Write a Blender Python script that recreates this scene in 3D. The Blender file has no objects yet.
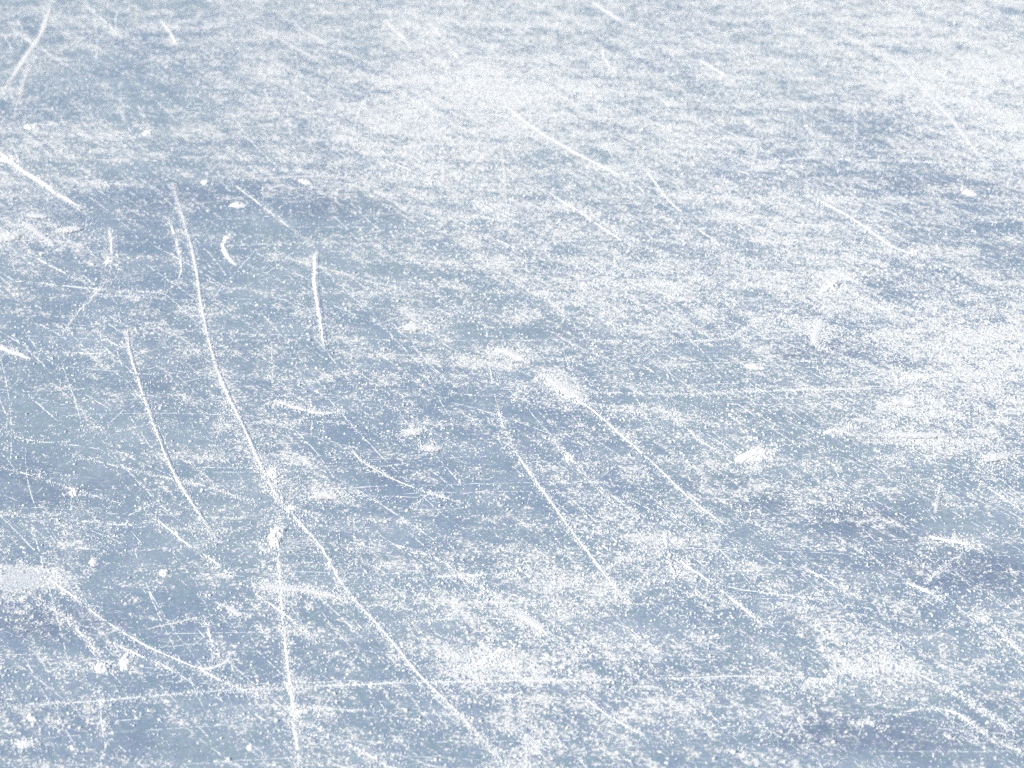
import bpy, math
import numpy as np
from mathutils import Vector

# ------------------------------------------------------------------ basics
S = bpy.context.scene
COL = S.collection
H, PITCH, FPX = 1.5, math.radians(28.0), 2183.0      # eye height, look-down angle, focal length in pixels
sp, cp = math.sin(PITCH), math.cos(PITCH)

def ground(px, py):
    """where the line of sight through a picture point meets the ice (metres)"""
    u = (np.asarray(px, float) - 512.0) / FPX
    v = (384.0 - np.asarray(py, float)) / FPX
    dz = v * cp - sp
    t = -H / dz
    return u * t, (cp + v * sp) * t, t * np.sqrt(1 + u * u + v * v)

# ------------------------------------------------------------------ noise
def _hash(ix, iy, seed):
    n = (ix.astype(np.int64) * 374761393 + iy.astype(np.int64) * 668265263 + seed * 974711) & 0xffffffff
    n = ((n ^ (n >> 13)) * 1274126177) & 0xffffffff
    n = n ^ (n >> 16)
    return (n & 0xffffff) / float(0xffffff)

def vnoise(x, y, seed=0):
    ix, iy = np.floor(x), np.floor(y)
    fx, fy = x - ix, y - iy
    fx = fx * fx * (3 - 2 * fx); fy = fy * fy * (3 - 2 * fy)
    a = _hash(ix, iy, seed); b = _hash(ix + 1, iy, seed)
    c = _hash(ix, iy + 1, seed); d = _hash(ix + 1, iy + 1, seed)
    return (a * (1 - fx) + b * fx) * (1 - fy) + (c * (1 - fx) + d * fx) * fy

def fbm(x, y, oct=4, seed=0):
    s, a, t = 0.0, 1.0, 0.0
    for i in range(oct):
        s = s + a * vnoise(x * 2 ** i + 17.3 * i, y * 2 ** i - 9.1 * i, seed + i)
        t += a; a *= 0.55
    return s / t

# ------------------------------------------------------------------ how much scraped frost lies where (a 64 px reading of the rink, laid on the ice in metres)
FROST = """
.45 .42 .40 .50 .58 .52 .68 .62 .60 .52 .52 .62 .62 .66 .66 .66
.40 .36 .38 .50 .56 .60 .80 .88 .84 .68 .66 .60 .60 .60 .78 .74
.58 .48 .42 .46 .52 .66 .76 .64 .62 .54 .60 .54 .44 .46 .54 .62
.46 .30 .20 .22 .28 .38 .58 .66 .60 .62 .64 .62 .62 .56 .52 .48
.32 .32 .26 .24 .30 .34 .38 .54 .60 .66 .68 .62 .66 .66 .60 .54
.26 .28 .26 .34 .44 .50 .54 .40 .44 .50 .50 .44 .48 .60 .72 .82
.22 .28 .36 .40 .40 .34 .38 .32 .50 .46 .46 .42 .40 .60 .64 .62
.20 .22 .28 .40 .50 .30 .26 .26 .38 .40 .52 .58 .44 .44 .42 .46
.44 .32 .26 .32 .42 .42 .38 .40 .48 .50 .52 .38 .36 .36 .40 .46
.42 .30 .20 .28 .38 .32 .44 .60 .62 .62 .50 .38 .48 .48 .36 .46
.26 .34 .34 .44 .38 .32 .38 .56 .62 .56 .50 .46 .52 .66 .62 .50
.32 .26 .20 .28 .40 .40 .34 .40 .50 .48 .44 .44 .46 .28 .28 .32"""
G = np.array([[float(v) for v in r.split()] for r in FROST.strip().split('\n')])
cx = np.arange(16) * 64 + 32.0
cy = np.arange(12) * 64 + 32.0
CX, CY = np.meshgrid(cx, cy)
gx, gy, _ = ground(CX, CY)
# local patches: px centre, radii px, gain
BLOBS = [(25,578,50,16,.42),(235,607,30,8,.2),(90,130,110,7,.22),(450,95,70,30,.12),(325,497,34,8,.3),(405,290,30,7,.2),
 (990,350,50,28,.18),(915,410,40,16,.28),(930,440,60,6,.25),(1010,505,30,6,.15),(560,388,28,10,.35),(505,352,26,6,.3),
 (830,285,22,8,.3),(60,240,60,10,.2),(110,270,30,7,.2),(35,355,40,6,.15),(270,475,20,22,.25),(470,600,80,12,.18),(470,655,55,10,.25),
 (520,668,90,8,.12),(670,540,40,12,.2),(560,570,60,10,.12),(880,665,60,10,.08),(300,590,50,8,.2),(660,130,90,18,.12),
 (540,90,60,14,.15),(980,75,70,14,.2),(840,120,70,8,-.1),(600,300,70,8,.1),(40,105,60,18,-.12),(290,50,40,7,-.12),(370,55,35,10,-.15),
 (200,190,70,22,-.15),(350,215,80,14,-.15),(60,470,70,24,-.1),(60,620,60,14,-.22),(840,350,60,10,-.2),(560,330,60,10,-.15),
 (600,120,70,8,-.12),(860,525,60,12,-.12),(940,575,70,14,-.14),(900,735,110,18,-.1),(660,618,50,8,-.1),(400,625,60,12,-.14),
 (560,410,50,9,-.12),(540,540,30,12,-.14),(850,755,110,16,-.1),(150,735,110,24,-.05),(900,130,60,9,-.12),(930,182,80,7,-.12),
 (1000,225,40,8,-.1),(700,90,60,9,-.12),(580,155,60,10,-.14),(690,215,50,10,-.12),(780,410,60,10,-.1),(690,420,40,8,.05)]
X0, X1, Y0, Y1, RES = -1.9, 1.9, 1.35, 6.4, 0.01
rx = np.arange(X0, X1 + RES, RES); ry = np.arange(Y0, Y1 + RES, RES)
RX, RY = np.meshgrid(rx, ry)
num = np.zeros_like(RX); den = np.zeros_like(RX)
gy_lin = gy[:, 0]
row = np.interp(RY[:, 0], gy_lin[::-1], np.arange(12)[::-1].astype(float))     # soft row index on the ground
for j in range(12):
    wy = np.exp(-((row - j) / 0.62) ** 2)[:, None]
    dxm = gx[j, 1] - gx[j, 0]
    for i in range(16):
        w = wy * np.exp(-((RX - gx[j, i]) / (0.62 * dxm)) ** 2) + 1e-9
        num += w * G[j, i]; den += w
COV = num / den
COV = COV * .98 + .01 + .05 * np.clip((RY - 2.8) / 1.6, 0, 1)
for (bx, by, wx, wy, g) in BLOBS:
    x0, y0, _ = ground(bx, by)
    sx = abs(ground(bx + wx, by)[0] - x0); sy = abs(ground(bx, by - wy)[1] - y0)
    COV += g * np.exp(-((RX - x0) / sx) ** 2 - ((RY - y0) / sy) ** 2)
# beyond the surveyed field: ordinary patchy rink
inside = np.clip(np.minimum((1.25 - np.abs(RX) * (3.2 / np.maximum(RY, 2.0))) / .2, np.minimum((RY - 1.6) / .2, (5.0 - RY) / .3)), 0, 1)
wild = 0.22 + 0.5 * fbm(RX * 2.2, RY * 2.2, 3, 40)
COV = COV * inside + wild * (1 - inside)

def bil(F, x, y):
    fx = np.clip((x - X0) / RES, 0, F.shape[1] - 1.001); fy = np.clip((y - Y0) / RES, 0, F.shape[0] - 1.001)
    ix, iy = fx.astype(int), fy.astype(int); fx -= ix; fy -= iy
    return (F[iy, ix] * (1 - fx) + F[iy, ix + 1] * fx) * (1 - fy) + (F[iy + 1, ix] * (1 - fx) + F[iy + 1, ix + 1] * fx) * fy

# ------------------------------------------------------------------ materials
def new_mat(name):
    m = bpy.data.materials.new(name); m.use_nodes = True
    nt = m.node_tree
    return m, nt, nt.nodes['Principled BSDF']

class NB:
    """small node-building helper"""
    def __init__(s, nt): s.nt = nt
    def n(s, t, **k):
        o = s.nt.nodes.new(t)
        for a, b in k.items(): setattr(o, a, b)
        return o
    def put(s, sock, v):
        if hasattr(v, 'is_linked') or isinstance(v, bpy.types.NodeSocket): s.nt.links.new(v, sock)
        else: sock.default_value = v
    def math(s, op, a, b=0.0, c=None, clamp=False):
        o = s.n('ShaderNodeMath', operation=op, use_clamp=clamp); s.put(o.inputs[0], a); s.put(o.inputs[1], b)
        if c is not None: s.put(o.inputs[2], c)
        return o.outputs[0]
    def noise(s, vec, scale, detail=2, rough=.5, dist=0.0):
        o = s.n('ShaderNodeTexNoise'); s.put(o.inputs['Vector'], vec)
        o.inputs['Scale'].default_value = scale; o.inputs['Detail'].default_value = detail
        o.inputs['Roughness'].default_value = rough; o.inputs['Distortion'].default_value = dist
        return o.outputs['Fac']
    def step(s, v, lo, hi, a=0.0, b=1.0):
        o = s.n('ShaderNodeMapRange', interpolation_type='SMOOTHSTEP'); s.put(o.inputs[0], v)
        s.put(o.inputs[1], lo); s.put(o.inputs[2], hi); o.inputs[3].default_value = a; o.inputs[4].default_value = b
        return o.outputs[0]
    def mapv(s, vec, rot, sc, loc=(0, 0, 0)):
        o = s.n('ShaderNodeMapping', vector_type='TEXTURE'); s.put(o.inputs[0], vec)      # turn first, then stretch
        o.inputs['Location'].default_value = loc
        o.inputs['Rotation'].default_value = (0, 0, -rot); o.inputs['Scale'].default_value = tuple(1.0 / q for q in sc)
        return o.outputs[0]
    def mix(s, f, a, b):
        o = s.n('ShaderNodeMix', data_type='RGBA'); s.put(o.inputs[0], f); s.put(o.inputs[6], a); s.put(o.inputs[7], b)
        return o.outputs[2]

ICE_A = (0.196, 0.278, 0.362, 1); ICE_B = (0.258, 0.348, 0.396, 1); DEEP = (0.108, 0.150, 0.245, 1); MILK = (0.58, 0.645, 0.69, 1); SNOW = (0.92, 0.91, 0.865, 1); FROST_C = (0.70, 0.71, 0.685, 1)

def make_ice():
    m, nt, bs = new_mat('scratched_ice'); b = NB(nt)
    pos = b.n('ShaderNodeNewGeometry').outputs['Position']
    at = b.n('ShaderNodeAttribute', attribute_name='frost'); cov = at.outputs['Fac']
    # blue to grey-green drift of the ice itself
    hue = b.step(b.noise(pos, 2.1, 3), .38, .62)
    base = b.mix(hue, ICE_A, ICE_B)
    deep = b.n('ShaderNodeAttribute', attribute_name='deep').outputs['Fac']
    base = b.mix(b.step(b.math('ADD', deep, b.math('MULTIPLY', b.math('SUBTRACT', b.noise(pos, 7, 4, .6), .5), 1.3)), .15, .85, 0, .8), base, DEEP)
    # milky clouds and trapped white dust inside the ice
    cloud = b.step(b.noise(b.mapv(pos, .1, (1, 1.6, 1)), 9, 4, .6), .42, .78)
    base = b.mix(b.math('MULTIPLY', cloud, .38), base, MILK)
    base = b.mix(b.math('MULTIPLY', b.step(b.noise(pos, 150, 3, .7), .50, .72), .26), base, MILK)
    mott = b.math('ADD', b.math('MULTIPLY', b.noise(pos, 420, 2, .7), .55), b.math('MULTIPLY', b.noise(pos, 130, 3, .7), .45))
    base = b.mix(b.step(mott, .50, .66, 0, .55), base, (.52, .60, .66, 1))
    base = b.mix(b.step(mott, .50, .34, 0, .55), base, (.15, .21, .31, 1))
    tint = b.step(b.noise(b.mapv(pos, 0, (1, 1, 1), (4, 4, 0)), 60, 3, .6), .40, .60)
    base = b.mix(.30, base, b.mix(tint, (.30, .33, .47, 1), (.29, .39, .41, 1)))
    # long skating smears in several travel directions, break up the frost
    streaks = None
    for k, (rot, sc, w) in enumerate([(.03, (4, 26, 1), .85), (1.03, (1.8, 24, 1), .85), (.96, (1.2, 110, 1), 1.0), (-.60, (2.4, 40, 1), .45), (1.45, (2.2, 60, 1), .35), (.22, (4.0, 50, 1), .8)]):
        s_ = b.math('MULTIPLY', b.math('SUBTRACT', b.noise(b.mapv(pos, rot, sc, (k * 3.7, k * 1.9, 0)), 1.0, 4, .62), .5), w)
        streaks = s_ if streaks is None else b.math('ADD', streaks, s_)
    lump = b.math('ADD', b.math('ADD', b.math('SUBTRACT', b.noise(pos, 22, 5, .7), .5), b.math('MULTIPLY', b.math('SUBTRACT', b.noise(b.mapv(pos, .3, (1, 1.7, 1), (1, 8, 0)), 9, 4, .65), .5), .7)), b.math('MULTIPLY', b.math('SUBTRACT', b.noise(b.mapv(pos, .6, (1, 1, 1), (3, 5, 0)), 75, 3, .65), .5), .8))
    c2 = b.math('ADD', cov, b.math('ADD', b.math('MULTIPLY', streaks, 1.0), b.math('MULTIPLY', lump, 1.45)))
    # grains: fine crystals, thresholded by local coverage
    g1 = b.noise(pos, 255, 2, .65)
    g2 = b.noise(pos, 120, 3, .75)
    g = b.math('ADD', b.math('MULTIPLY', g1, .55), b.math('MULTIPLY', g2, .45))
    th = b.math('SUBTRACT', .650, b.math('MULTIPLY', c2, .240))
    mask = b.step(b.math('SUBTRACT', g, th), -.008, .020)
    # hairline cuts of frost
    hair = None
    for k, (rot, sc) in enumerate([(.02, (1.1, 230, 1)), (1.02, (1.0, 260, 1)), (.93, (1.3, 210, 1)), (-.62, (1.2, 240, 1)), (1.50, (1.4, 300, 1)), (.30, (1.0, 250, 1))]):
        warp = b.mapv(pos, rot, sc, (k * 5.1, k * 2.3, 0))
        h_ = b.step(b.noise(warp, 1.0, 2, .6, .25), .70, .76)
        hair = h_ if hair is None else b.math('MAXIMUM', hair, h_)
    hair = b.math('MULTIPLY', hair, b.step(b.noise(pos, 95, 3, .7), .42, .60))
    film = b.math('MULTIPLY', b.step(c2, .35, 1.25), .30)
    col = b.mix(film, base, MILK)
    pits = b.step(b.noise(b.mapv(pos, .9, (1, 1, 1), (7, 1, 0)), 105, 3, .7), .36, .44, .25, 1)
    mask = b.math('MULTIPLY', mask, pits)
    m2 = b.math('MAXIMUM', mask, b.math('MULTIPLY', hair, .9))
    opac = b.step(b.noise(b.mapv(pos, .4, (1, 1, 1), (9, 2, 0)), 70, 4, .7), .28, .62, .50, .96)
    powder = b.math('MULTIPLY', b.step(b.math('SUBTRACT', g, th), -.09, .05), b.step(b.noise(pos, 170, 4, .75), .42, .60, .08, .66))
    col = b.mix(powder, col, FROST_C)
    col = b.mix(b.math('MULTIPLY', m2, opac), col, b.mix(b.step(b.noise(pos, 240, 2, .6), .42, .68), FROST_C, SNOW))
    b.put(bs.inputs['Base Color'], col)
    b.put(bs.inputs['Roughness'], b.math('ADD', b.step(b.noise(pos, 12, 3), .35, .65, .20, .36), b.math('MULTIPLY', m2, .5), clamp=True))
    bs.inputs['IOR'].default_value = 1.31
    hgt = b.math('ADD', b.math('MULTIPLY', m2, .0007), b.math('ADD', b.math('MULTIPLY', b.noise(pos, 420, 2, .6), .00035), b.math('MULTIPLY', b.noise(pos, 28, 3), .0012)))
    bp = b.n('ShaderNodeBump'); bp.inputs['Strength'].default_value = .7; bp.inputs['Distance'].default_value = 1.0
    b.put(bp.inputs['Height'], hgt); b.put(bs.inputs['Normal'], bp.outputs[0])
    return m

def make_snow(name, col=SNOW, grain=420, bump=.0006, alpha=None):
    m, nt, bs = new_mat(name); b = NB(nt)
    pos = b.n('ShaderNodeNewGeometry').outputs['Position']
    c = b.mix(b.step(b.noise(pos, 160, 3, .6), .35, .7), (col[0] * .90, col[1] * .93, col[2] * .96, 1), col)
    b.put(bs.inputs['Base Color'], c)
    bs.inputs['Roughness'].default_value = .75; bs.inputs['IOR'].default_value = 1.31
    bp = b.n('ShaderNodeBump'); bp.inputs['Distance'].default_value = 1.0; bp.inputs['Strength'].default_value = .8
    b.put(bp.inputs['Height'], b.math('MULTIPLY', b.noise(pos, grain, 3, .6), bump)); b.put(bs.inputs['Normal'], bp.outputs[0])
    if alpha:
        at = b.n('ShaderNodeAttribute', attribute_name='cover').outputs['Fac']
        g = b.math('ADD', b.math('MULTIPLY', b.noise(pos, 300, 2, .6), .5), b.math('MULTIPLY', b.noise(b.mapv(pos, alpha[1], (1, 2.5, 1)), 40, 5, .75), .5))
        a = b.step(b.math('ADD', g, b.math('MULTIPLY', at, .40)), .66, .80, 0, alpha[0])
        b.put(bs.inputs['Alpha'], a)
    return m

M_ICE = make_ice()
M_SNOW = make_snow('scraped_snow', (.90, .89, .86, 1), bump=.0010)
M_GRAIN = make_snow('ice_crumbs', (.84, .84, .82, 1))
M_HAIR = make_snow('fine_cut_frost', (.88, .88, .86, 1))
M_GROOVE = make_snow('cut_ice', (.24, .30, .38, 1))
M_FILM = make_snow('thin_frost', (.80, .84, .87, 1), alpha=(.55, .2))
M_SMEAR = make_snow('smeared_frost', (.88, .875, .85, 1), alpha=(.85, 1.0))

# ------------------------------------------------------------------ mesh helpers
def link(name, V, F, mat, parent=None, smooth=True, props=None, attr=None):
    me = bpy.data.meshes.new(name)
    V = np.asarray(V, np.float32); F = np.asarray(F, np.int32)
    nv, nf, k = len(V), len(F), F.shape[1]
    me.vertices.add(nv); me.vertices.foreach_set('co', V.ravel())
    me.loops.add(nf * k); me.loops.foreach_set('vertex_index', F.ravel())
    me.polygons.add(nf); me.polygons.foreach_set('loop_start', np.arange(nf, dtype=np.int32) * k)
    me.polygons.foreach_set('loop_total', np.full(nf, k, np.int32))
    me.polygons.foreach_set('use_smooth', np.full(nf, smooth, bool))
    if attr is not None:
        a = me.attributes.new(attr[0], 'FLOAT', 'POINT'); a.data.foreach_set('value', np.asarray(attr[1], np.float32).ravel())
    me.update(calc_edges=True)
    me.materials.append(mat)
    o = bpy.data.objects.new(name, me); COL.objects.link(o)
    if parent is not None: o.parent = parent
    for a, v in (props or {}).items(): o[a] = v
    return o

def grid_faces(nr, nc, base=0):
    i, j = np.meshgrid(np.arange(nr - 1), np.arange(nc - 1), indexing='ij')
    a = base + i * nc + j
    return np.stack([a, a + 1, a + nc + 1, a + nc], -1).reshape(-1, 4)

def grains(x, y, r, rng, lift=0.0):
    """many irregular little crumbs: five-sided, off-centre pointed lumps sitting on the ice"""
    n = len(x); K = 5
    a = np.arange(K) / K * 2 * np.pi + rng.uniform(0, 6.28, (n, 1))
    rr = r[:, None] * rng.uniform(.6, 1.25, (n, K))
    st = rng.uniform(.75, 1.5, (n, 1)); th = rng.uniform(0, 3.14, (n, 1))
    lx, ly = rr * np.cos(a) * st, rr * np.sin(a) / st
    bx = x[:, None] + lx * np.cos(th) - ly * np.sin(th); by = y[:, None] + lx * np.sin(th) + ly * np.cos(th)
    bz = np.full((n, K), -.0002) + lift
    h = r * rng.uniform(.3, .8, n)
    mx = x[:, None] + (bx - x[:, None]) * .62 + rng.normal(0, .12, (n, 1)) * r[:, None]
    my = y[:, None] + (by - y[:, None]) * .62 + rng.normal(0, .12, (n, 1)) * r[:, None]
    mz = h[:, None] * rng.uniform(.55, .95, (n, K)) + lift
    V = np.concatenate([np.stack([bx, by, bz], -1), np.stack([mx, my, mz], -1), np.stack([x, y, h + lift], -1)[:, None, :]], 1)
    st_ = 2 * K + 1
    f = []
    for k in range(K):
        k2 = (k + 1) % K
        f += [(k, k2, K + k2), (k, K + k2, K + k), (K + k, K + k2, 2 * K)]
    F = (np.array(f)[None] + (np.arange(n) * st_)[:, None, None]).reshape(-1, 3)
    return V.reshape(-1, 3), F

# ------------------------------------------------------------------ the ice sheet: one mesh, fine near the camera, out to the horizon
def axis(lo, hi, step, far):
    mid = np.arange(lo, hi + 1e-6, step)
    g, up, dn, d = 1.35, [], [], step
    while d < far: d *= g; up.append(d)
    up = np.cumsum(up)
    return np.concatenate([(lo - up)[::-1], mid, hi + up])
ax, ay = axis(X0, X1, .01, 150), axis(Y0, Y1, .01, 150)
AX, AY = np.meshgrid(ax, ay)
far = ((AX < X0) | (AX > X1) | (AY < Y0) | (AY > Y1))
cv = bil(COV, AX, AY)
cv = np.where(far, .47, cv)
V = np.stack([AX, AY, np.zeros_like(AX)], -1).reshape(-1, 3)
ice = link('ice_surface', V, grid_faces(len(ay), len(ax)), M_ICE, props={'kind': 'structure', 'label': 'scratched pale blue outdoor rink ice dusted with frost'}, attr=('frost', cv))

DEEP_AT = [(350,215,70,16,.45),(195,200,70,22,.5),(290,190,60,12,.4),(40,622,80,18,.9),(860,525,90,22,.6),(955,572,90,22,.8),(900,738,130,26,.9),(1000,700,60,20,.5),
 (390,480,60,18,.4),(700,480,60,16,.4),(60,480,80,40,.45),(160,380,80,30,.35),(560,410,60,16,.4),(780,500,70,18,.4),(840,350,70,12,.5),(930,184,90,9,.6),(600,122,60,10,.5),
 (700,90,60,10,.3),(150,750,90,20,.3),(560,335,60,14,.4),(80,720,80,20,.3),(640,215,60,12,.4),(110,100,80,16,.2),(60,60,60,16,.2),(350,650,60,20,.3),(790,420,60,12,.3)]
dp = np.where(far, .25, .05 + .0 * AX)
for (bx, by, wx, wy, g_) in DEEP_AT:
    x0, y0, _ = ground(bx, by)
    dp = dp + g_ * np.exp(-((AX - x0) / abs(ground(bx + wx, by)[0] - x0)) ** 2 - ((AY - y0) / abs(ground(bx, by - wy)[1] - y0)) ** 2)
a_ = ice.data.attributes.new('deep', 'FLOAT', 'POINT'); a_.data.foreach_set('value', np.asarray(dp, np.float32).ravel())

# ------------------------------------------------------------------ loose frost crumbs over all the ice (nobody could count them)
rng = np.random.default_rng(7)
def crumb_field(n, x0, x1, y0, y1, rlo, rhi, p0, p1, seed):
    x = rng.uniform(x0, x1, n); y = rng.uniform(y0, y1, n)
    k = np.abs(x) < .26 * y + .42
    x, y = x[k], y[k]
    c = bil(COV, x, y)
    st = 0
    for r_, a_, b_, w_ in ((.03, 4, 22, .8), (1.03, 1.6, 18, 1.2), (.22, 4, 50, .8), (-.60, 2.4, 40, .6)):
        X = x * math.cos(r_) - y * math.sin(r_); Y = x * math.sin(r_) + y * math.cos(r_)
        st = st + w_ * (fbm(X * a_, Y * b_, 3, seed + 5) - .5)
    c = c + .7 * st + 1.3 * (fbm(x * 40, y * 40, 4, seed) - .5)
    k = rng.uniform(0, 1, len(x)) < np.clip((c - p0) / (p1 - p0), .15, .8) ** 1.5
    x, y = x[k], y[k]
    r = rlo + (rhi - rlo) * rng.beta(1.1, 4.5, len(x))
    return x, y, r
parts = [crumb_field(1000000, -1.75, 1.75, 1.6, 5.3, .0008, .0024, .12, 1.0, 3), crumb_field(110000, -1.75, 1.75, 1.6, 5.3, .0016, .0042, .0, 1.1, 11)]
x, y, r = [np.concatenate(a) for a in zip(*parts)]
V, F = grains(x, y, r, rng)
print('crumbs', len(x))
link('frost_crumbs', V, F, M_GRAIN, props={'kind': 'stuff', 'label': 'fine white frost crumbs dusted over the ice'})

# ------------------------------------------------------------------ skate marks
def curve(pts):
    p = np.array([[float(a), float(b)] for a, b in pts])
    gx_, gy_, d = ground(p[:, 0], p[:, 1])
    q = np.stack([gx_, gy_], 1)
    if len(q) == 2: q = np.stack([q[0], (q[0] + q[1]) / 2 + (rng.normal(0, .003), rng.normal(0, .003)), q[1]])
    P = np.concatenate([[2 * q[0] - q[1]], q, [2 * q[-1] - q[-2]]])
    out = []
    for i in range(len(q) - 1):
        p0, p1, p2, p3 = P[i:i + 4]
        t = np.linspace(0, 1, 80, endpoint=False)[:, None]
        out.append(.5 * (2 * p1 + (p2 - p0) * t + (2 * p0 - 5 * p1 + 4 * p2 - p3) * t ** 2 + (-p0 + 3 * p1 - 3 * p2 + p3) * t ** 3))
    out = np.concatenate(out + [q[-1:]])
    L = np.concatenate([[0], np.cumsum(np.linalg.norm(np.diff(out, axis=0), axis=1))])
    n = max(12, int(L[-1] / .0016))
    s = np.linspace(0, L[-1], n)
    c = np.stack([np.interp(s, L, out[:, 0]), np.interp(s, L, out[:, 1])], 1)
    return c, s, float(np.mean(d))

def ribbon(c, s, w, hgt, seed, solid, across=7):
    """ragged low ridge of ploughed-up snow along a line"""
    t = np.gradient(c, axis=0); t /= np.linalg.norm(t, axis=1)[:, None] + 1e-9
    nrm = np.stack([-t[:, 1], t[:, 0]], 1)
    u = s / s[-1]
    env = np.clip(np.minimum(u, 1 - u) / .14, 0, 1) ** .7
    z = np.zeros_like(s)
    gap = np.clip((fbm(s * 90, z + seed, 3, seed) + .55 * fbm(s * 14, z + 3.1, 2, seed + 9) - (1.0 - .63 * solid)) / .22, 0, 1)
    swell = .5 + 1.0 * fbm(s * 22, z + 8.8, 2, seed + 12)
    wl = w * env * gap * swell * (.05 + 1.7 * fbm(s * 260, z + 1.7, 3, seed + 2)); wr = w * env * gap * swell * (.05 + 1.7 * fbm(s * 260, z + 7.7, 3, seed + 4))
    wob = w * .5 * (fbm(s * 30, z + 5.5, 2, seed + 6) - .5)
    k = np.linspace(-1, 1, across)
    off = np.where(k[None, :] < 0, k[None, :] * wl[:, None], k[None, :] * wr[:, None]) + wob[:, None]
    P = c[:, None, :] + nrm[:, None, :] * off[..., None]
    zz = hgt * (1 - np.abs(k[None, :]) ** 2.2) * (gap * env)[:, None] * (.35 + 1.1 * vnoise(P[..., 0] * 420, P[..., 1] * 420, seed)) - .0003
    zz[:, 0] = zz[:, -1] = -.0004
    V = np.concatenate([P, zz[..., None]], -1).reshape(-1, 3)
    return V, grid_faces(len(s), across)

def mark(name, cat, label, pts, w, strong, group=None, spread=1.0, groove=False, soft=False, ragged=1.0):
    """one skate mark: a snow ridge, crumbs thrown beside it, and a clean cut where it shows"""
    c, s, d = curve(pts)
    mid = c[len(c) // 2]
    px = d / FPX
    root = bpy.data.objects.new(name, None); COL.objects.link(root)
    root.location = (mid[0], mid[1], 0); root.empty_display_size = .02
    root['label'] = label; root['category'] = cat
    if group: root['group'] = group
    seed = int(abs(mid[0] * 977 + mid[1] * 1313)) + len(s)
    if mid[1] > 3.35 and not soft: strong = min(1.0, strong + .09); w = w * 1.08
    hw = w * px * .5
    org = np.array([mid[0], mid[1], 0])
    if soft:
        # a swept smear: thin frost pressed on the ice
        t = np.gradient(c, axis=0); t /= np.linalg.norm(t, axis=1)[:, None] + 1e-9
        nrm = np.stack([-t[:, 1], t[:, 0]], 1); k = np.linspace(-1, 1, 11); u = s / s[-1]
        W = hw * 1.7 * (.6 + .8 * fbm(s * 25, s * 0 + 2, 3, seed)) * np.clip(np.minimum(u, 1 - u) / .2, .05, 1)
        P = c[:, None, :] + nrm[:, None, :] * (k[None, :] * W[:, None])[..., None]
        prof = 1 - np.abs(k) ** 1.6
        Vf = np.concatenate([P, np.broadcast_to((.0003 + .0007 * prof)[None, :, None], P.shape[:2] + (1,))], -1).reshape(-1, 3)
        cover = (prof[None, :] * np.clip(np.minimum(u, 1 - u) / .25, 0, 1)[:, None] * strong * 1.25)
        link('frost_smear', Vf - org, grid_faces(len(s), 11), M_SMEAR, root, attr=('cover', cover))
    solid = strong if strong > .86 else strong * .80
    V, F = ribbon(c, s, hw * (1.0 if strong > .86 or soft else .5 + .45 * strong) * (.42 if soft else 1.0), hw * (.25 if soft else .38) + .0002, seed, solid * (.6 if soft else 1.0))
    link('snow_ridge', V - org, F, M_SNOW, root)
    if groove:
        t = np.gradient(c, axis=0); t /= np.linalg.norm(t, axis=1)[:, None] + 1e-9
        nrm = np.stack([-t[:, 1], t[:, 0]], 1)
        u = s / s[-1]; e = np.clip(np.minimum(u, 1 - u) / .1, 0, 1)
        k = np.array([-1, 0, 1]) * .35
        P = c[:, None, :] + nrm[:, None, :] * (hw * 1.25 + k[None, :] * hw * e[:, None])[..., None]
        zz = np.broadcast_to(np.array([.0001, .0006, .0001])[None, :, None], P.shape[:2] + (1,))
        link('groove', np.concatenate([P, zz], -1).reshape(-1, 3) - org, grid_faces(len(s), 3), M_GROOVE, root)
    n = int(s[-1] / px * (.55 + 1.5 * strong) * (1.5 + .35 * w) * spread * .62)
    i = rng.integers(0, len(c), n)
    keep = fbm(s[i] * 16, s[i] * 0 + 4.4, 3, seed + 3) + rng.normal(0, .08, n) > .60 - .28 * strong
    i = i[keep]; n = len(i)
    if n > 3:
        t = np.gradient(c, axis=0); t /= np.linalg.norm(t, axis=1)[:, None] + 1e-9
        nrm = np.stack([-t[:, 1], t[:, 0]], 1)[i]
        off = rng.normal(0, 1, n) * (hw * .9 * ragged + .0012) * np.where(rng.uniform(0, 1, n) < .2, 2.6, 1)
        q = c[i] + nrm * off[:, None] + rng.normal(0, .001, (n, 2))
        rr = (.0007 + .0016 * rng.beta(1.2, 4, n)) * (.8 + .05 * w) * (d / 3.0) ** .4
        V, F = grains(q[:, 0], q[:, 1], rr, rng)
        link('snow_crumbs', V - org, F, M_GRAIN, root)
    return root

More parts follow.
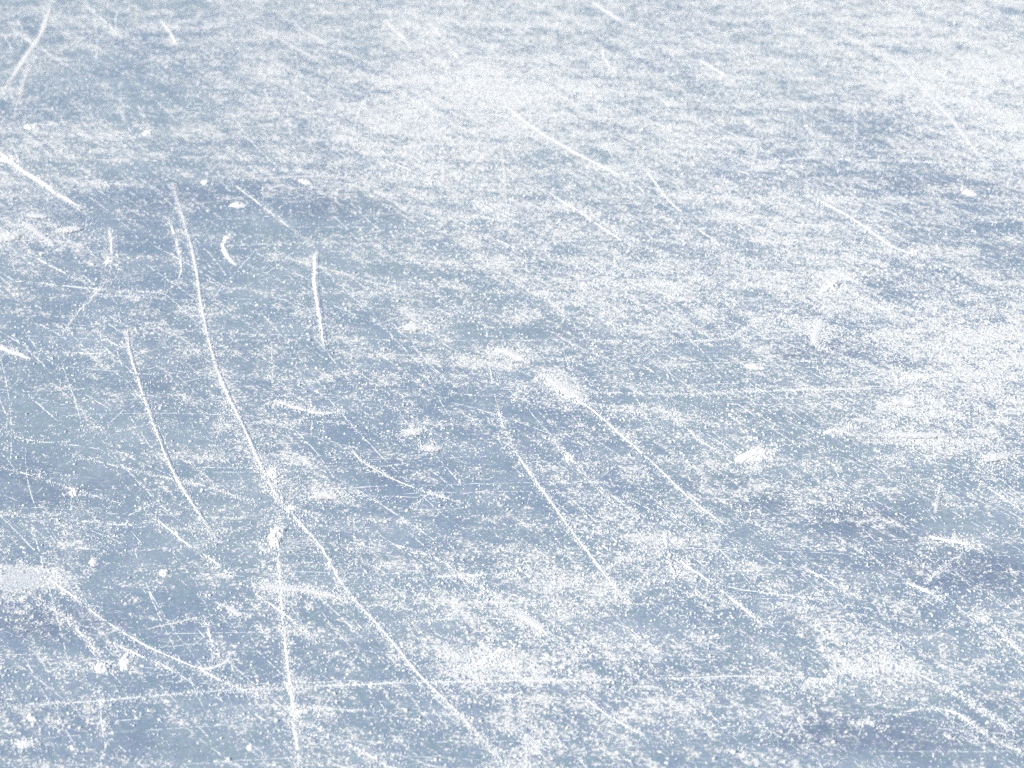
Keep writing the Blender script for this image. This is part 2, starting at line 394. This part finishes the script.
SS, HL = 'skate_scratch', 'scratch'
MARKS = [
 # label, points, width px, strength, options
 ("longest white skate cut, curving from the dark upper ice down across the whole near half", [(172,183),(182,215),(194,258),(203,313),(215,362),(228,395),(245,430),(262,468),(278,497),(293,515),(322,548),(340,580),(355,600),(372,618),(395,645),(420,675),(450,705),(488,745),(520,782)], 3.6, .95, dict(spread=1.5, groove=True)),
 ("bold curved cut left of the longest cut, tapering to a point below", [(126,330),(130,352),(138,378),(147,405),(160,440),(175,475),(200,515),(218,542)], 3.6, .95, dict(groove=True)),
 ("upright straight cut running down from the grey snow heap to the near edge", [(277,528),(280,570),(283,620),(288,665),(294,710),(300,780)], 4.2, .92, dict(spread=1.5)),
 ("thick short upright gouge standing alone on dark ice, its top slightly bent", [(316,250),(315,280),(318,305),(322,330),(325,350)], 5.2, 1.0, dict(spread=.6, groove=True)),
 ("small white crescent gouge curled like a fingernail", [(232,232),(227,238),(224,245),(225,251),(229,258),(237,266)], 6.5, .9, dict(spread=.6)),
 ("pair-edged faint curved cut just left of the longest cut's upper end", [(167,215),(173,230),(178,245),(181,258),(181,270),(178,283)], 4.5, .6, {}),
 ("bright diagonal cut at the left edge with a thick snowy head", [(-10,146),(8,158),(22,170),(40,181),(58,194),(82,208)], 6.0, .95, dict(spread=1.0)),
 ("broad pale cut slanting to the far left corner", [(54,-4),(48,15),(40,36),(25,58),(12,78),(-4,100)], 5.0, .85, dict(spread=.8, soft=True)),
 ("short pale cut below the broad slanting one at the far left", [(33,55),(25,80),(14,118)], 5.0, .55, dict(soft=True)),
 ("faint straight cut beside the broad slanting one on far ice", [(83,4),(97,15),(117,33)], 2.5, .55, {}),
 ("short arched cut on the far ice left of the frosty patch", [(160,20),(170,32),(177,45)], 3.0, .8, {}),
 ("tapering double streak under the thick-headed cut at the left edge", [(18,218),(36,232),(60,251)], 7.0, .8, dict(soft=True)),
 ("thin cut dropping rightward beside the level line at left", [(33,256),(55,268),(78,279)], 3.0, .75, {}),
 ("small upright tick ending in a bright snow blob", [(109,228),(112,243),(110,262)], 4.0, .8, {}),
 ("level frosty line crossing the left ice above the curved cut", [(-8,280),(30,282),(66,286),(110,290),(167,293)], 3.6, .62, dict(spread=1.3)),
 ("short oblique cut crossing the level frosty line", [(110,278),(92,298),(75,316),(62,336)], 3.5, .65, {}),
 ("short wide snowy dash at the left edge", [(-6,343),(8,350),(20,354),(30,359)], 6.5, .95, {}),
 ("tiny cut left of the top of the bold curved cut", [(94,329),(108,340),(122,348)], 3.0, .8, {}),
 ("thin arc hanging between the bold curved cut and the longest cut", [(228,392),(219,430),(210,460),(200,475),(185,484)], 2.4, .6, {}),
 ("hair-thin level cut entering from the left edge, upper of three", [(-8,430),(30,440),(80,446),(150,458)], 2.6, .5, {}),
 ("frosty drooping cut crossing the lower half of the bold curved cut", [(62,450),(100,462),(160,476),(205,486),(256,503)], 3.0, .6, dict(spread=1.2)),
 ("hair-thin drooping cut entering from the left edge, middle of three", [(-8,464),(40,478),(75,490),(130,506)], 2.6, .5, {}),
 ("hair-thin level cut entering from the left edge, lowest of three", [(-8,512),(60,519),(150,527),(240,531)], 2.8, .6, {}),
 ("faint rising cut linking the low end of the thin arc to the level hair-thin cut", [(185,484),(165,497),(120,520)], 2.8, .5, {}),
 ("crisp bowed cut alone in the middle of the ice with a small snowy kink", [(349,446),(358,457),(367,464),(382,473),(400,482),(430,493),(470,505)], 3.0, .97, dict(spread=.9)),
 ("tiny side cut touching the low end of the crisp bowed cut", [(431,492),(420,501),(412,508)], 2.5, .6, {}),
 ("thin pale cut slanting away from the foot of the thick gouge", [(379,286),(362,306),(347,326),(334,342)], 3.2, .7, {}),
 ("frosty drift line starting at the top of the thick gouge", [(262,250),(300,262),(340,273),(378,284),(420,291)], 4.5, .65, dict(soft=True)),
 ("dotted cut slanting into the top of the thick gouge", [(228,180),(252,198),(278,218),(298,234),(314,248)], 2.6, .5, {}),
 ("level arched frosty line above the dark patch", [(215,176),(256,179),(300,177),(345,178),(382,186)], 4.0, .65, dict(soft=True, spread=1.2)),
 ("faint upright line of frost rising above the grey snow heap", [(272,328),(272,380),(274,430),(275,480),(277,528)], 2.4, .4, dict(spread=1.3)),
 ("long straight bold cut in the centre left of the dark-sided gouge", [(511,444),(528,470),(550,500),(572,531),(602,570),(632,609)], 3.6, .92, dict(spread=1.0)),
 ("faint crumbly line rising above the straight bold centre cut", [(487,325),(490,365),(496,400),(505,430),(513,448)], 2.6, .75, {}),
 ("bold cut leaving the bright central smear down toward the right", [(541,373),(560,390),(590,408),(625,438),(655,465),(690,498),(712,515),(738,533)], 3.8, .9, dict(spread=.8)),
 ("thin cut crossing back from the head of the bright central smear", [(545,373),(530,384),(512,396)], 2.8, .75, {}),
 ("bright smear like a brush stroke above the central crossing", [(494,348),(510,354),(528,363)], 10.0, 1.0, dict(soft=True)),
 ("wide bright smear where the central cuts meet", [(541,375),(560,386),(585,402)], 12.0, 1.0, dict(soft=True)),
 ("long level hairline running right from the bright central smear", [(572,394),(620,393),(680,394),(760,391),(850,389),(905,388)], 2.3, .92, dict(spread=.8)),
 ("level cut with an upturned end above the long level hairline", [(598,341),(640,342),(690,341),(728,338),(752,324)], 3.2, .75, dict(spread=1.2)),
 ("thin cut dropping toward the upturned level cut", [(543,291),(558,308),(572,322),(602,352)], 2.8, .65, {}),
 ("short cut between the bold central cut and the long level hairline", [(660,408),(680,422),(700,440),(720,452)], 3.0, .65, {}),
 ("faint cut below the wide bright central smear", [(548,436),(568,455),(588,478),(616,507)], 3.0, .7, {}),
 ("bright straight cut on the far middle ice with a ragged head", [(505,105),(525,121),(548,137),(580,155),(608,169),(634,181)], 3.6, .96, dict(spread=.7)),
 ("thinner straight cut parallel below the bright far one", [(545,189),(562,201),(580,212),(606,230),(636,249)], 2.7, .93, dict(spread=.6)),
 ("small straight cut at the far edge above the middle", [(592,2),(604,10),(622,21)], 3.2, .8, {}),
 ("short bright dash on far ice beyond the middle", [(698,59),(710,66),(727,76)], 3.4, .9, {}),
 ("small faint curl of a cut on far ice", [(603,48),(606,60),(618,75)], 3.0, .6, {}),
 ("thin hooked cut running down from beside the bright far straight cut", [(646,168),(655,182),(668,199),(684,214)], 2.8, .8, {}),
 ("thin drooping cut between the frosty far patches and the snowy tick", [(696,228),(715,241),(732,257)], 2.8, .6, {}),
 ("short upright scuff pair on the far ice right of the middle", [(757,138),(756,152),(753,167)], 5.0, .6, dict(soft=True)),
 ("pale upright hairline crossing the far level cut", [(856,95),(856,130),(853,165),(850,200)], 2.4, .3, {}),
 ("pale cut slanting up to the far edge right of the middle", [(764,20),(785,10),(810,-2)], 4.0, .7, dict(soft=True)),
 ("long broad pale track sweeping down the far right ice", [(840,34),(870,48),(900,65),(920,84),(945,112),(968,140),(990,170)], 5.0, .95, dict(soft=True)),
 ("level cut across the far right ice above the dark band", [(778,161),(810,157),(855,160),(900,161),(945,163)], 3.2, .68, {}),
 ("bright tapered cut ending at a round snow pellet", [(808,195),(840,211),(868,229),(890,245),(912,254)], 3.6, .85, dict(spread=1.2)),
 ("hooked tail curling right beneath the round snow pellet", [(905,258),(925,266),(955,264)], 2.8, .7, {}),
 ("small upright snowy tick right of the middle", [(793,232),(789,247),(784,265)], 4.0, .75, {}),
 ("splayed white crescent with a snowy foot on the right", [(823,315),(817,330),(815,342),(826,350)], 8.0, .9, dict(soft=True)),
 ("drift cut trailing down from the splayed white crescent", [(820,345),(845,357),(880,370),(930,380)], 4.0, .65, dict(soft=True, spread=1.3)),
 ("rising pale cut at the right edge above the frosty field", [(942,303),(965,299),(990,295),(1030,287)], 3.6, .8, {}),
 ("thin cut slanting above the rising pale cut", [(845,275),(868,290),(890,306)], 2.8, .7, {}),
 ("thin straight cut leaving the dark ice at the right edge", [(970,476),(995,492),(1030,516)], 2.6, .85, {}),
 ("upright scuff on the dark ice below the frosty right field", [(940,485),(938,500),(934,520)], 6.0, .55, dict(soft=True)),
 ("long frosty cut running from the left edge down beneath the snow lumps' patch", [(-10,543),(15,558),(40,572),(65,590),(100,617),(145,645),(190,665),(225,682),(262,698)], 3.6, .72, dict(spread=1.4)),
 ("rough cut just below and alongside the long frosty left cut", [(38,600),(60,614),(78,630),(100,655)], 4.5, .75, dict(spread=1.4)),
 ("lower rough cut ending near the level line at lower left", [(113,643),(145,658),(170,669),(198,687)], 4.5, .8, dict(spread=1.3)),
 ("frosty diagonal cut passing under the grey snow heap", [(148,513),(165,526),(190,546),(215,562),(240,583),(265,600),(295,622),(318,643)], 4.0, .7, dict(spread=1.7)),
 ("small slanted tick standing on a snowy foot at lower left", [(204,618),(209,630),(212,645),(216,662)], 3.8, .85, {}),
 ("snowy foot beneath the slanted tick", [(196,668),(212,668),(232,660)], 5.0, .8, dict(spread=1.3)),
 ("long level line crossing the whole near ice under both upright cuts", [(-10,708),(40,704),(80,702),(120,699),(200,692),(300,687),(400,683),(500,681),(570,680),(640,679)], 2.8, .88, dict(spread=1.2)),
 ("level dark-edged cut continuing the long near level line to the right", [(655,678),(690,678),(730,676),(790,677),(840,680)], 3.0, .85, dict(groove=True)),
 ("shorter level line beneath the long near one", [(292,706),(330,709),(370,711),(425,713),(470,716)], 3.2, .7, dict(spread=1.2)),
 ("frosty level swath crossing both big cuts below the heap", [(250,583),(285,589),(320,593),(352,602)], 8.0, .8, dict(soft=True, spread=1.6)),
 ("pale rising line right of the longest cut", [(352,628),(390,624),(430,620),(475,618),(520,620)], 3.0, .65, {}),
 ("drooping frosty cut right of the heap on mid ice", [(366,536),(400,546),(440,560),(462,576),(500,598)], 4.0, .7, dict(spread=1.6)),
 ("level frosty line above the drooping cut's end", [(405,579),(450,576),(515,573)], 4.0, .7, dict(spread=1.5)),
 ("loose diagonal of frost right of the upright near cut", [(305,722),(340,740),(372,757),(405,775)], 4.5, .6, dict(spread=1.4)),
 ("small cut left of the upright near cut", [(252,712),(266,721),(282,732)], 3.0, .7, {}),
 ("faint upright cut among specks at lower left", [(99,682),(101,708),(103,732),(109,760)], 3.2, .65, {}),
 ("soft rising swath between the lower cuts at left", [(134,632),(165,626),(205,616)], 4.0, .55, dict(soft=True)),
 ("curved cut swinging up toward the dark narrow gouge", [(545,590),(575,583),(605,570),(628,556),(645,545)], 4.0, .75, dict(spread=1.1)),
 ("narrow dark-sided gouge with frost around it", [(665,530),(667,548),(670,562),(675,578)], 3.6, .75, dict(groove=True, spread=1.6)),
 ("bold straight cut right of the dark-sided gouge", [(675,556),(690,568),(705,578),(730,597),(748,612),(763,626)], 4.6, 1.0, dict(spread=.8)),
 ("thin level cut springing from the bold straight cut", [(708,582),(740,589),(768,593),(800,597),(850,605),(885,612)], 2.8, .75, dict(spread=1.1)),
 ("wide milky smear at the head of a faint cut on near ice", [(512,610),(528,620),(548,634)], 10.0, 1.0, dict(soft=True)),
 ("faint cut continuing down from the wide milky smear", [(545,632),(558,642),(572,652)], 3.5, .75, {}),
 ("short bright cut with a fading tail near the front", [(580,694),(594,705),(608,715),(625,725),(645,735)], 3.6, .9, dict(spread=1.0)),
 ("rough upright line of crumbs at the front", [(526,715),(526,740),(528,775)], 5.0, .6, dict(spread=1.5)),
 ("curved frosty track rising to an upright tip on the near right", [(770,702),(800,690),(835,676),(868,662),(893,650),(902,634)], 4.0, .5, dict(spread=1.5)),
 ("twin-lined frosty cut running down to the right edge, upper one", [(880,660),(920,675),(950,690),(985,712),(1012,731)], 4.5, .72, dict(spread=1.5)),
 ("thick white cut running into the lower right corner", [(938,708),(960,715),(980,730),(1004,744),(1038,757)], 5.5, .75, dict(spread=1.3)),
 ("faint crumbly line leading toward the thick corner cut over dark ice", [(850,722),(880,717),(910,711),(938,708)], 3.5, .42, dict(spread=1.2)),
 ("arched frosty cut meeting the right edge above the thick corner cut", [(968,612),(992,625),(1010,642),(1030,660)], 4.5, .75, dict(spread=1.3)),
 ("faint thin cut slanting through the dark ice at right", [(970,547),(950,562),(925,584)], 3.0, .6, {}),
 ("bright ragged streak over the dark ice at right", [(928,536),(950,541),(972,545)], 7.0, .95, {}),
 ("short snowy scrape in the grey right ice", [(905,582),(925,590),(942,600)], 6.0, .8, {}),
 ("loose diagonal frost line crossing the grey near-right ice", [(790,562),(820,576),(850,596)], 4.0, .55, dict(spread=1.3)),
 ("frosty cut trailing from the far frosty patch toward the middle", [(262,30),(290,45),(322,63)], 4.0, .75, dict(soft=True)),
 ("pale cut parallel below the far frosty patch's trail", [(284,80),(300,91),(318,104)], 3.2, .6, {}),
 ("wide pale smear at the head of a far cut", [(385,20),(397,32),(412,44)], 7.0, .85, dict(soft=True)),
 ("thin far cut curving down into the whitest frost", [(430,22),(448,45),(465,68),(477,92)], 3.0, .65, {}),
 ("upright narrow scuff hanging below the whitest frost", [(502,155),(505,180),(505,212)], 5.0, .6, dict(soft=True)),
 ("small upright scuff left of the one below the whitest frost", [(443,152),(444,172),(443,192)], 4.5, .6, dict(soft=True)),
 ("long bare-edged cut slanting under the whitest frost", [(380,158),(430,178),(470,198),(505,216),(545,235)], 3.0, .5, dict(groove=True)),
 ("faint cut from the dark patch toward the frosty middle", [(430,208),(470,227),(520,250),(575,272)], 3.0, .45, dict(groove=True)),
 ("pale sweeping cut across the grey ice right of the middle", [(700,205),(740,222),(780,236),(800,242)], 4.0, .7, dict(soft=True)),
 ("thin cut slanting through the frosty middle right", [(590,262),(625,280),(660,292),(700,305)], 3.0, .5, {}),
 ("short level scrape of snow in the mid-left specks", [(275,400),(295,407),(318,413),(346,412)], 6.0, .85, dict(spread=1.3)),
 ("small level stroke left of the tiny cut near the bold curve", [(76,352),(90,354),(106,353)], 3.6, .8, {}),
 ("level dashed frost line through the middle ice", [(285,423),(340,422),(400,424),(470,420),(520,419)], 3.0, .5, dict(spread=1.2)),
 ("short level dash at the crossing high on the longest cut", [(190,316),(205,315),(216,314)], 3.5, .85, {}),
 ("milky short smear in the lower left quarter", [(220,604),(232,610),(247,619)], 7.0, .75, dict(soft=True)),
]
for label, pts, w, st, kw in MARKS:
    mark(SS, HL, label, pts, w * .95, st, **kw)

# unremarkable hairlines: far too fine and many to count
allV, allF, nb = [], [], 0
for k in range(1700):
    px_, py_ = rng.uniform(-60, 1080), rng.uniform(-30, 800)
    if px_ < 500 and rng.uniform() < .25: px_ += 520
    if py_ > 400 and rng.uniform() < .3: py_ -= 390
    x0, y0, d = ground(px_, py_)
    th = rng.choice([rng.normal(.0, .12), rng.normal(-1.02, .13), rng.normal(-.85, .25), rng.uniform(-1.6, 1.6)], p=[.3, .4, .15, .15])
    L = rng.uniform(.05, .6) * rng.uniform(.4, 1); curv = rng.normal(0, .8)
    n = int(L / .002); s = np.linspace(0, L, n); a = th + curv * (s - L / 2)
    c = np.stack([x0 + np.cumsum(np.cos(a)) * .002, y0 + np.cumsum(np.sin(a)) * .002], 1)
    V, F = ribbon(c, s, rng.uniform(.0006, .0017) * (d / 3) ** 2, .0004, k + 500, rng.uniform(.55, 1.1), 5)
    allV.append(V); allF.append(F + nb); nb += len(V)
link('hairline_scratches', np.concatenate(allV), np.concatenate(allF), M_HAIR, props={'kind': 'stuff', 'label': 'countless fine hairline scratches in the ice'})

# ------------------------------------------------------------------ snow lumps and scraped patches
def blob_outline(seed, n=48, rough=.35):
    a = np.arange(n) / n * 2 * np.pi
    r = 1 + rough * (fbm(np.cos(a) * 1.6 + 5, np.sin(a) * 1.6 + 5, 3, seed) - .5) * 2 + rough * .6 * (fbm(np.cos(a) * 7 + 15, np.sin(a) * 7 + 5, 2, seed) - .5)
    return a, r

def lump(label, px_, py_, w, h, tilt=0.0, tall=.35, crumbs=40, seed=0):
    crust = w >= 24 and abs(tilt) < .25
    tall *= .65; crumbs = int(crumbs * 2.2)
    x0, y0, d = ground(px_, py_)
    sx = w * .5 * d / FPX
    y1 = ground(px_, py_ - h * .5)[1]; sy = max(abs(y1 - y0), .0018)
    root = bpy.data.objects.new('snow_lump', None); COL.objects.link(root)
    root.location = (x0, y0, 0); root.empty_display_size = .02
    root['label'] = label; root['category'] = 'snow lump'
    a, r = blob_outline(seed, 96, .4 if w > 40 else .55)
    rings = np.linspace(1, .0, 18)[:-1]
    hh = tall * min(sx, sy)
    ct, st_ = math.cos(tilt), math.sin(tilt)
    if abs(tilt) > .25: sy *= .6; sx *= 1.15
    Vs = []
    for q in rings:
        X = np.cos(a) * r * q * sx; Y = np.sin(a) * r * q * sy
        Z = hh * (1 - q ** 2.4) * (.1 + 1.8 * fbm((X + x0) * 300, (Y + y0) * 300, 3, seed + 1)) - (.0005 if q == 1 else 0)
        Xr = X * ct - Y * st_; Yr = X * st_ + Y * ct
        Vs.append(np.stack([Xr, Yr, Z], 1))
    V = np.concatenate(Vs + [np.array([[0, 0, hh * .95]])])
    n = len(a); F = []
    for k in range(len(rings) - 1):
        for j in range(n):
            F.append((k * n + j, k * n + (j + 1) % n, (k + 1) * n + (j + 1) % n, (k + 1) * n + j))
    F = np.array(F); last = (len(rings) - 1) * n; tip = len(V) - 1
    F = np.concatenate([F, np.array([(last + j, last + (j + 1) % n, tip, tip) for j in range(n)])])
    # cap as triangles written as split quads: give every quad two triangles
    T = np.concatenate([F[:, :3], F[:-n][:, [0, 2, 3]]])
    V_s = V
    if crust:
        V[:, 2] = V[:, 2] * .5 + .0008
        rad = np.concatenate([np.repeat(rings, n), [0]])
        link('snow_crust', V * (1.25, 1.25, 1), T, M_SMEAR, root, attr=('cover', (1 - rad ** 2.2) * 1.0))
        q_ = V * (.45, .45, 1)
        link('snow_body', q_, T, M_SNOW, root)
    else:
        link('snow_body', V, T, M_SNOW, root)
    m = crumbs
    aa = rng.uniform(0, 6.28, m); q = np.abs(rng.normal(0, .95, m)) + .15
    X = np.cos(aa) * q * sx; Y = np.sin(aa) * q * sy
    V, F = grains(X * ct - Y * st_, X * st_ + Y * ct, (.0010 + .0018 * rng.beta(1.2, 3, m)), rng)
    link('snow_crumbs', V, F, M_GRAIN, root)

LUMPS = [
 ("large bright oval snow lump tilted up rightward on the middle right ice", 757,455, 42,17, .6, .22, 150),
 ("small flat bright snow lump above the long level hairline", 754,367, 20,6, 0, .5, 20),
 ("white snow pile heading the upright near cut", 276,537, 17,22, 0, .5, 60),
 ("roundish snow lump, left one of the neighbouring pair on dark near ice", 104,668, 16,10, 0, .45, 50),
 ("blocky pale snow lump, right one of the neighbouring pair on dark near ice", 125,662, 12,18, 0, .4, 30),
 ("isolated small lump right of the milky left patch", 93,562, 8,9, 0, .5, 10),
 ("small lump amid specks under the frosty diagonal cut", 164,573, 10,8, 0, .5, 16),
 ("small lump between the hair-thin cuts at left", 74,492, 11,8, 0, .5, 16),
 ("bright blob under the small upright tick", 110,261, 10,9, 0, .5, 16),
 ("round snow pellet at the end of the bright tapered cut", 914,253, 7,7, 0, .8, 6),
 ("small elongated snow chip near the lower left edge", 32,718, 12,7, -1.0, .5, 4),
 ("solitary bright snow chip at the front left", 73,748, 8,5, -.8, .6, 4),
 ("round bright pellet at the front near the upright cut's left", 250,748, 6,7, 0, .6, 2),
 ("snowy knot in the middle of the long level swath left of centre", 412,433, 24,8, 0, .4, 50),
 ("flat snowy scrap just below the snowy knot", 430,449, 26,8, -.1, .3, 50),
 ("pale level scrap of snow right of the thick gouge", 412,328, 26,8, 0, .3, 40),
 ("wide crusty snow slab right of the longest cut", 326,496, 36,11, 0, .3, 90),
 ("small snow lump right of the faint cut below centre", 570,458, 11,8, 0, .5, 14),
 ("snowy head of the diagonal cut at the left edge", 12,160, 20,9, -.4, .45, 40),
 ("snow scrap on the left edge under the diagonal cut", 8,238, 24,11, -.2, .35, 40),
 ("level snow stroke right of the left-edge scrap", 66,231, 34,7, .15, .35, 40),
 ("thin level snow stroke above the left-edge scrap", 36,217, 26,5, 0, .35, 30),
 ("small level snow chip above the white crescent", 238,205, 18,5, 0, .4, 14),
 ("bright chip in the far frosty band at left", 149,133, 12,6, 0, .5, 12),
 ("pale chip left along the far frosty band", 32,127, 15,5, 0, .4, 12),
 ("angular snow heap in the frosty right field, upper", 832,288, 28,10, .8, .35, 70),
 ("jagged snow crust at the top of the frosty right field", 905,403, 34,9, 0, .3, 80),
 ("long low snow crust along the frosty right field", 912,436, 60,7, 0, .3, 110),
 ("ragged snow clod in the frosty field near the right edge", 995,458, 34,9, .2, .3, 80),
 ("small clod below the crusty slab's left end on mid right ice", 834,431, 22,8, .3, .3, 40),
 ("pale slush clod in the frosty near middle", 493,657, 42,10, .7, .3, 110),
 ("small mound of crumbs by the front left edge", 24,744, 16,8, 0, .2, 45),
 ("bright snow dot at the start of the far dotted cut", 206,182, 10,5, 0, .5, 10),
 ("white chip on the arched frosty line", 305,182, 14,6, -.7, .5, 16),
 ("small snow chip amid the milky ice at the right end of the dark band", 970,193, 13,6, 0, .4, 10),
 ("small clod on the longest cut where the faint upright line meets it", 273,473, 14,10, 0, .3, 40),
 ("bright clod on the longest cut just above the grey heap", 292,508, 10,6, -.5, .4, 20),
 ("low clod near the crossing of level line and upright cut", 302,712, 14,7, .4, .3, 30),
]
for k, (lb, a, b_, w, h, tl, tall, cr) in enumerate(LUMPS):
    lump(lb, a, b_, w, h, tl, tall, cr, seed=k * 7 + 3)

def patch(label, px_, py_, w, h, strong, mat, seed):
    x0, y0, d = ground(px_, py_)
    sx = w * .5 * d / FPX; sy = abs(ground(px_, py_ - h * .5)[1] - y0)
    a, r = blob_outline(seed, 64, .3)
    rings = np.linspace(1, 0, 16)
    V = np.concatenate([np.stack([np.cos(a) * r * q * sx, np.sin(a) * r * q * sy, np.full(64, .0004 + .0008 * (1 - q * q))], 1) for q in rings])
    cover = np.repeat((1 - rings ** 1.8) * strong, 64)
    F = []
    for k in range(len(rings) - 1):
        for j in range(64): F.append((k * 64 + j, k * 64 + (j + 1) % 64, (k + 1) * 64 + (j + 1) % 64, (k + 1) * 64 + j))
    o = link('frost_patch', V, np.array(F), mat, props={'label': label, 'category': 'frost patch'}, attr=('cover', cover))
    o.location = (x0, y0, 0)
PATCHES = [
 ("large milky frost patch at the left edge crossed by a long cut", 18,580, 100,44, 1.1),
 ("grey slushy film spreading right from the snow pile", 298,545, 62,24, 1.0),
 ("pale frost film at the end of the drift line by the thick gouge", 405,292, 56,15, .9),
 ("pale frost fan above the level line on the left ice", 135,277, 52,18, .8),
 ("faint milky patch on the lower left ice", 56,405, 46,20, .55),
 ("soft frost patch beside the level hair-thin cut at left", 68,560, 34,22, .7),
 ("milky oval in the dark upper ice below the arched line", 331,211, 22,11, .9),
 ("wide whitish frost field on the far middle ice", 470,100, 170,60, .42),
 ("bright frosty expanse toward the far right", 960,80, 150,50, .35),
 ("whitish crust field near the right edge", 985,355, 110,50, .4),
]
for k, (lb, a, b_, w, h, s_) in enumerate(PATCHES): patch(lb, a, b_, w, h, s_ * .72, M_FILM, k + 31)

# ------------------------------------------------------------------ light
EL, AZ = math.radians(40), math.radians(-105)      # sun high on the left, slightly behind the viewer
sun = bpy.data.lights.new('sun', 'SUN'); sun.energy = 4.5; sun.angle = math.radians(.6); sun.color = (1, .95, .88)
so = bpy.data.objects.new('sun', sun); COL.objects.link(so)
dirv = Vector((math.sin(AZ) * math.cos(EL), math.cos(AZ) * math.cos(EL), math.sin(EL)))
so.rotation_euler = dirv.to_track_quat('Z', 'Y').to_euler()
W = bpy.data.worlds.new('World'); S.world = W; W.use_nodes = True
nt = W.node_tree; bg = nt.nodes['Background']
sky = nt.nodes.new('ShaderNodeTexSky'); sky.sky_type = 'NISHITA'; sky.sun_disc = False
sky.sun_elevation = EL; sky.sun_rotation = AZ
nt.links.new(sky.outputs[0], bg.inputs[0]); bg.inputs[1].default_value = .105

# ------------------------------------------------------------------ camera
cam = bpy.data.cameras.new('camera'); co = bpy.data.objects.new('camera', cam); COL.objects.link(co)
cam.sensor_width = 36; cam.lens = FPX / 1024 * 36
co.location = (0, 0, H); co.rotation_euler = (math.pi / 2 - PITCH, 0, 0)
cam.clip_start = .05; cam.clip_end = 2000
cam.dof.use_dof = True; cam.dof.focus_distance = 2.95; cam.dof.aperture_fstop = 77 / 12.0
S.camera = co
S.view_settings.view_transform = 'Standard'; S.view_settings.look = 'None'
S.cycles.max_bounces = 4; S.cycles.diffuse_bounces = 2; S.cycles.glossy_bounces = 2; S.cycles.transmission_bounces = 2
S.cycles.use_adaptive_sampling = True; S.cycles.adaptive_threshold = .03; S.cycles.adaptive_min_samples = 24
S.cycles.use_denoising = False
S.view_settings.exposure = 0.12; S.view_settings.gamma = 1
S.view_settings.use_curve_mapping = False
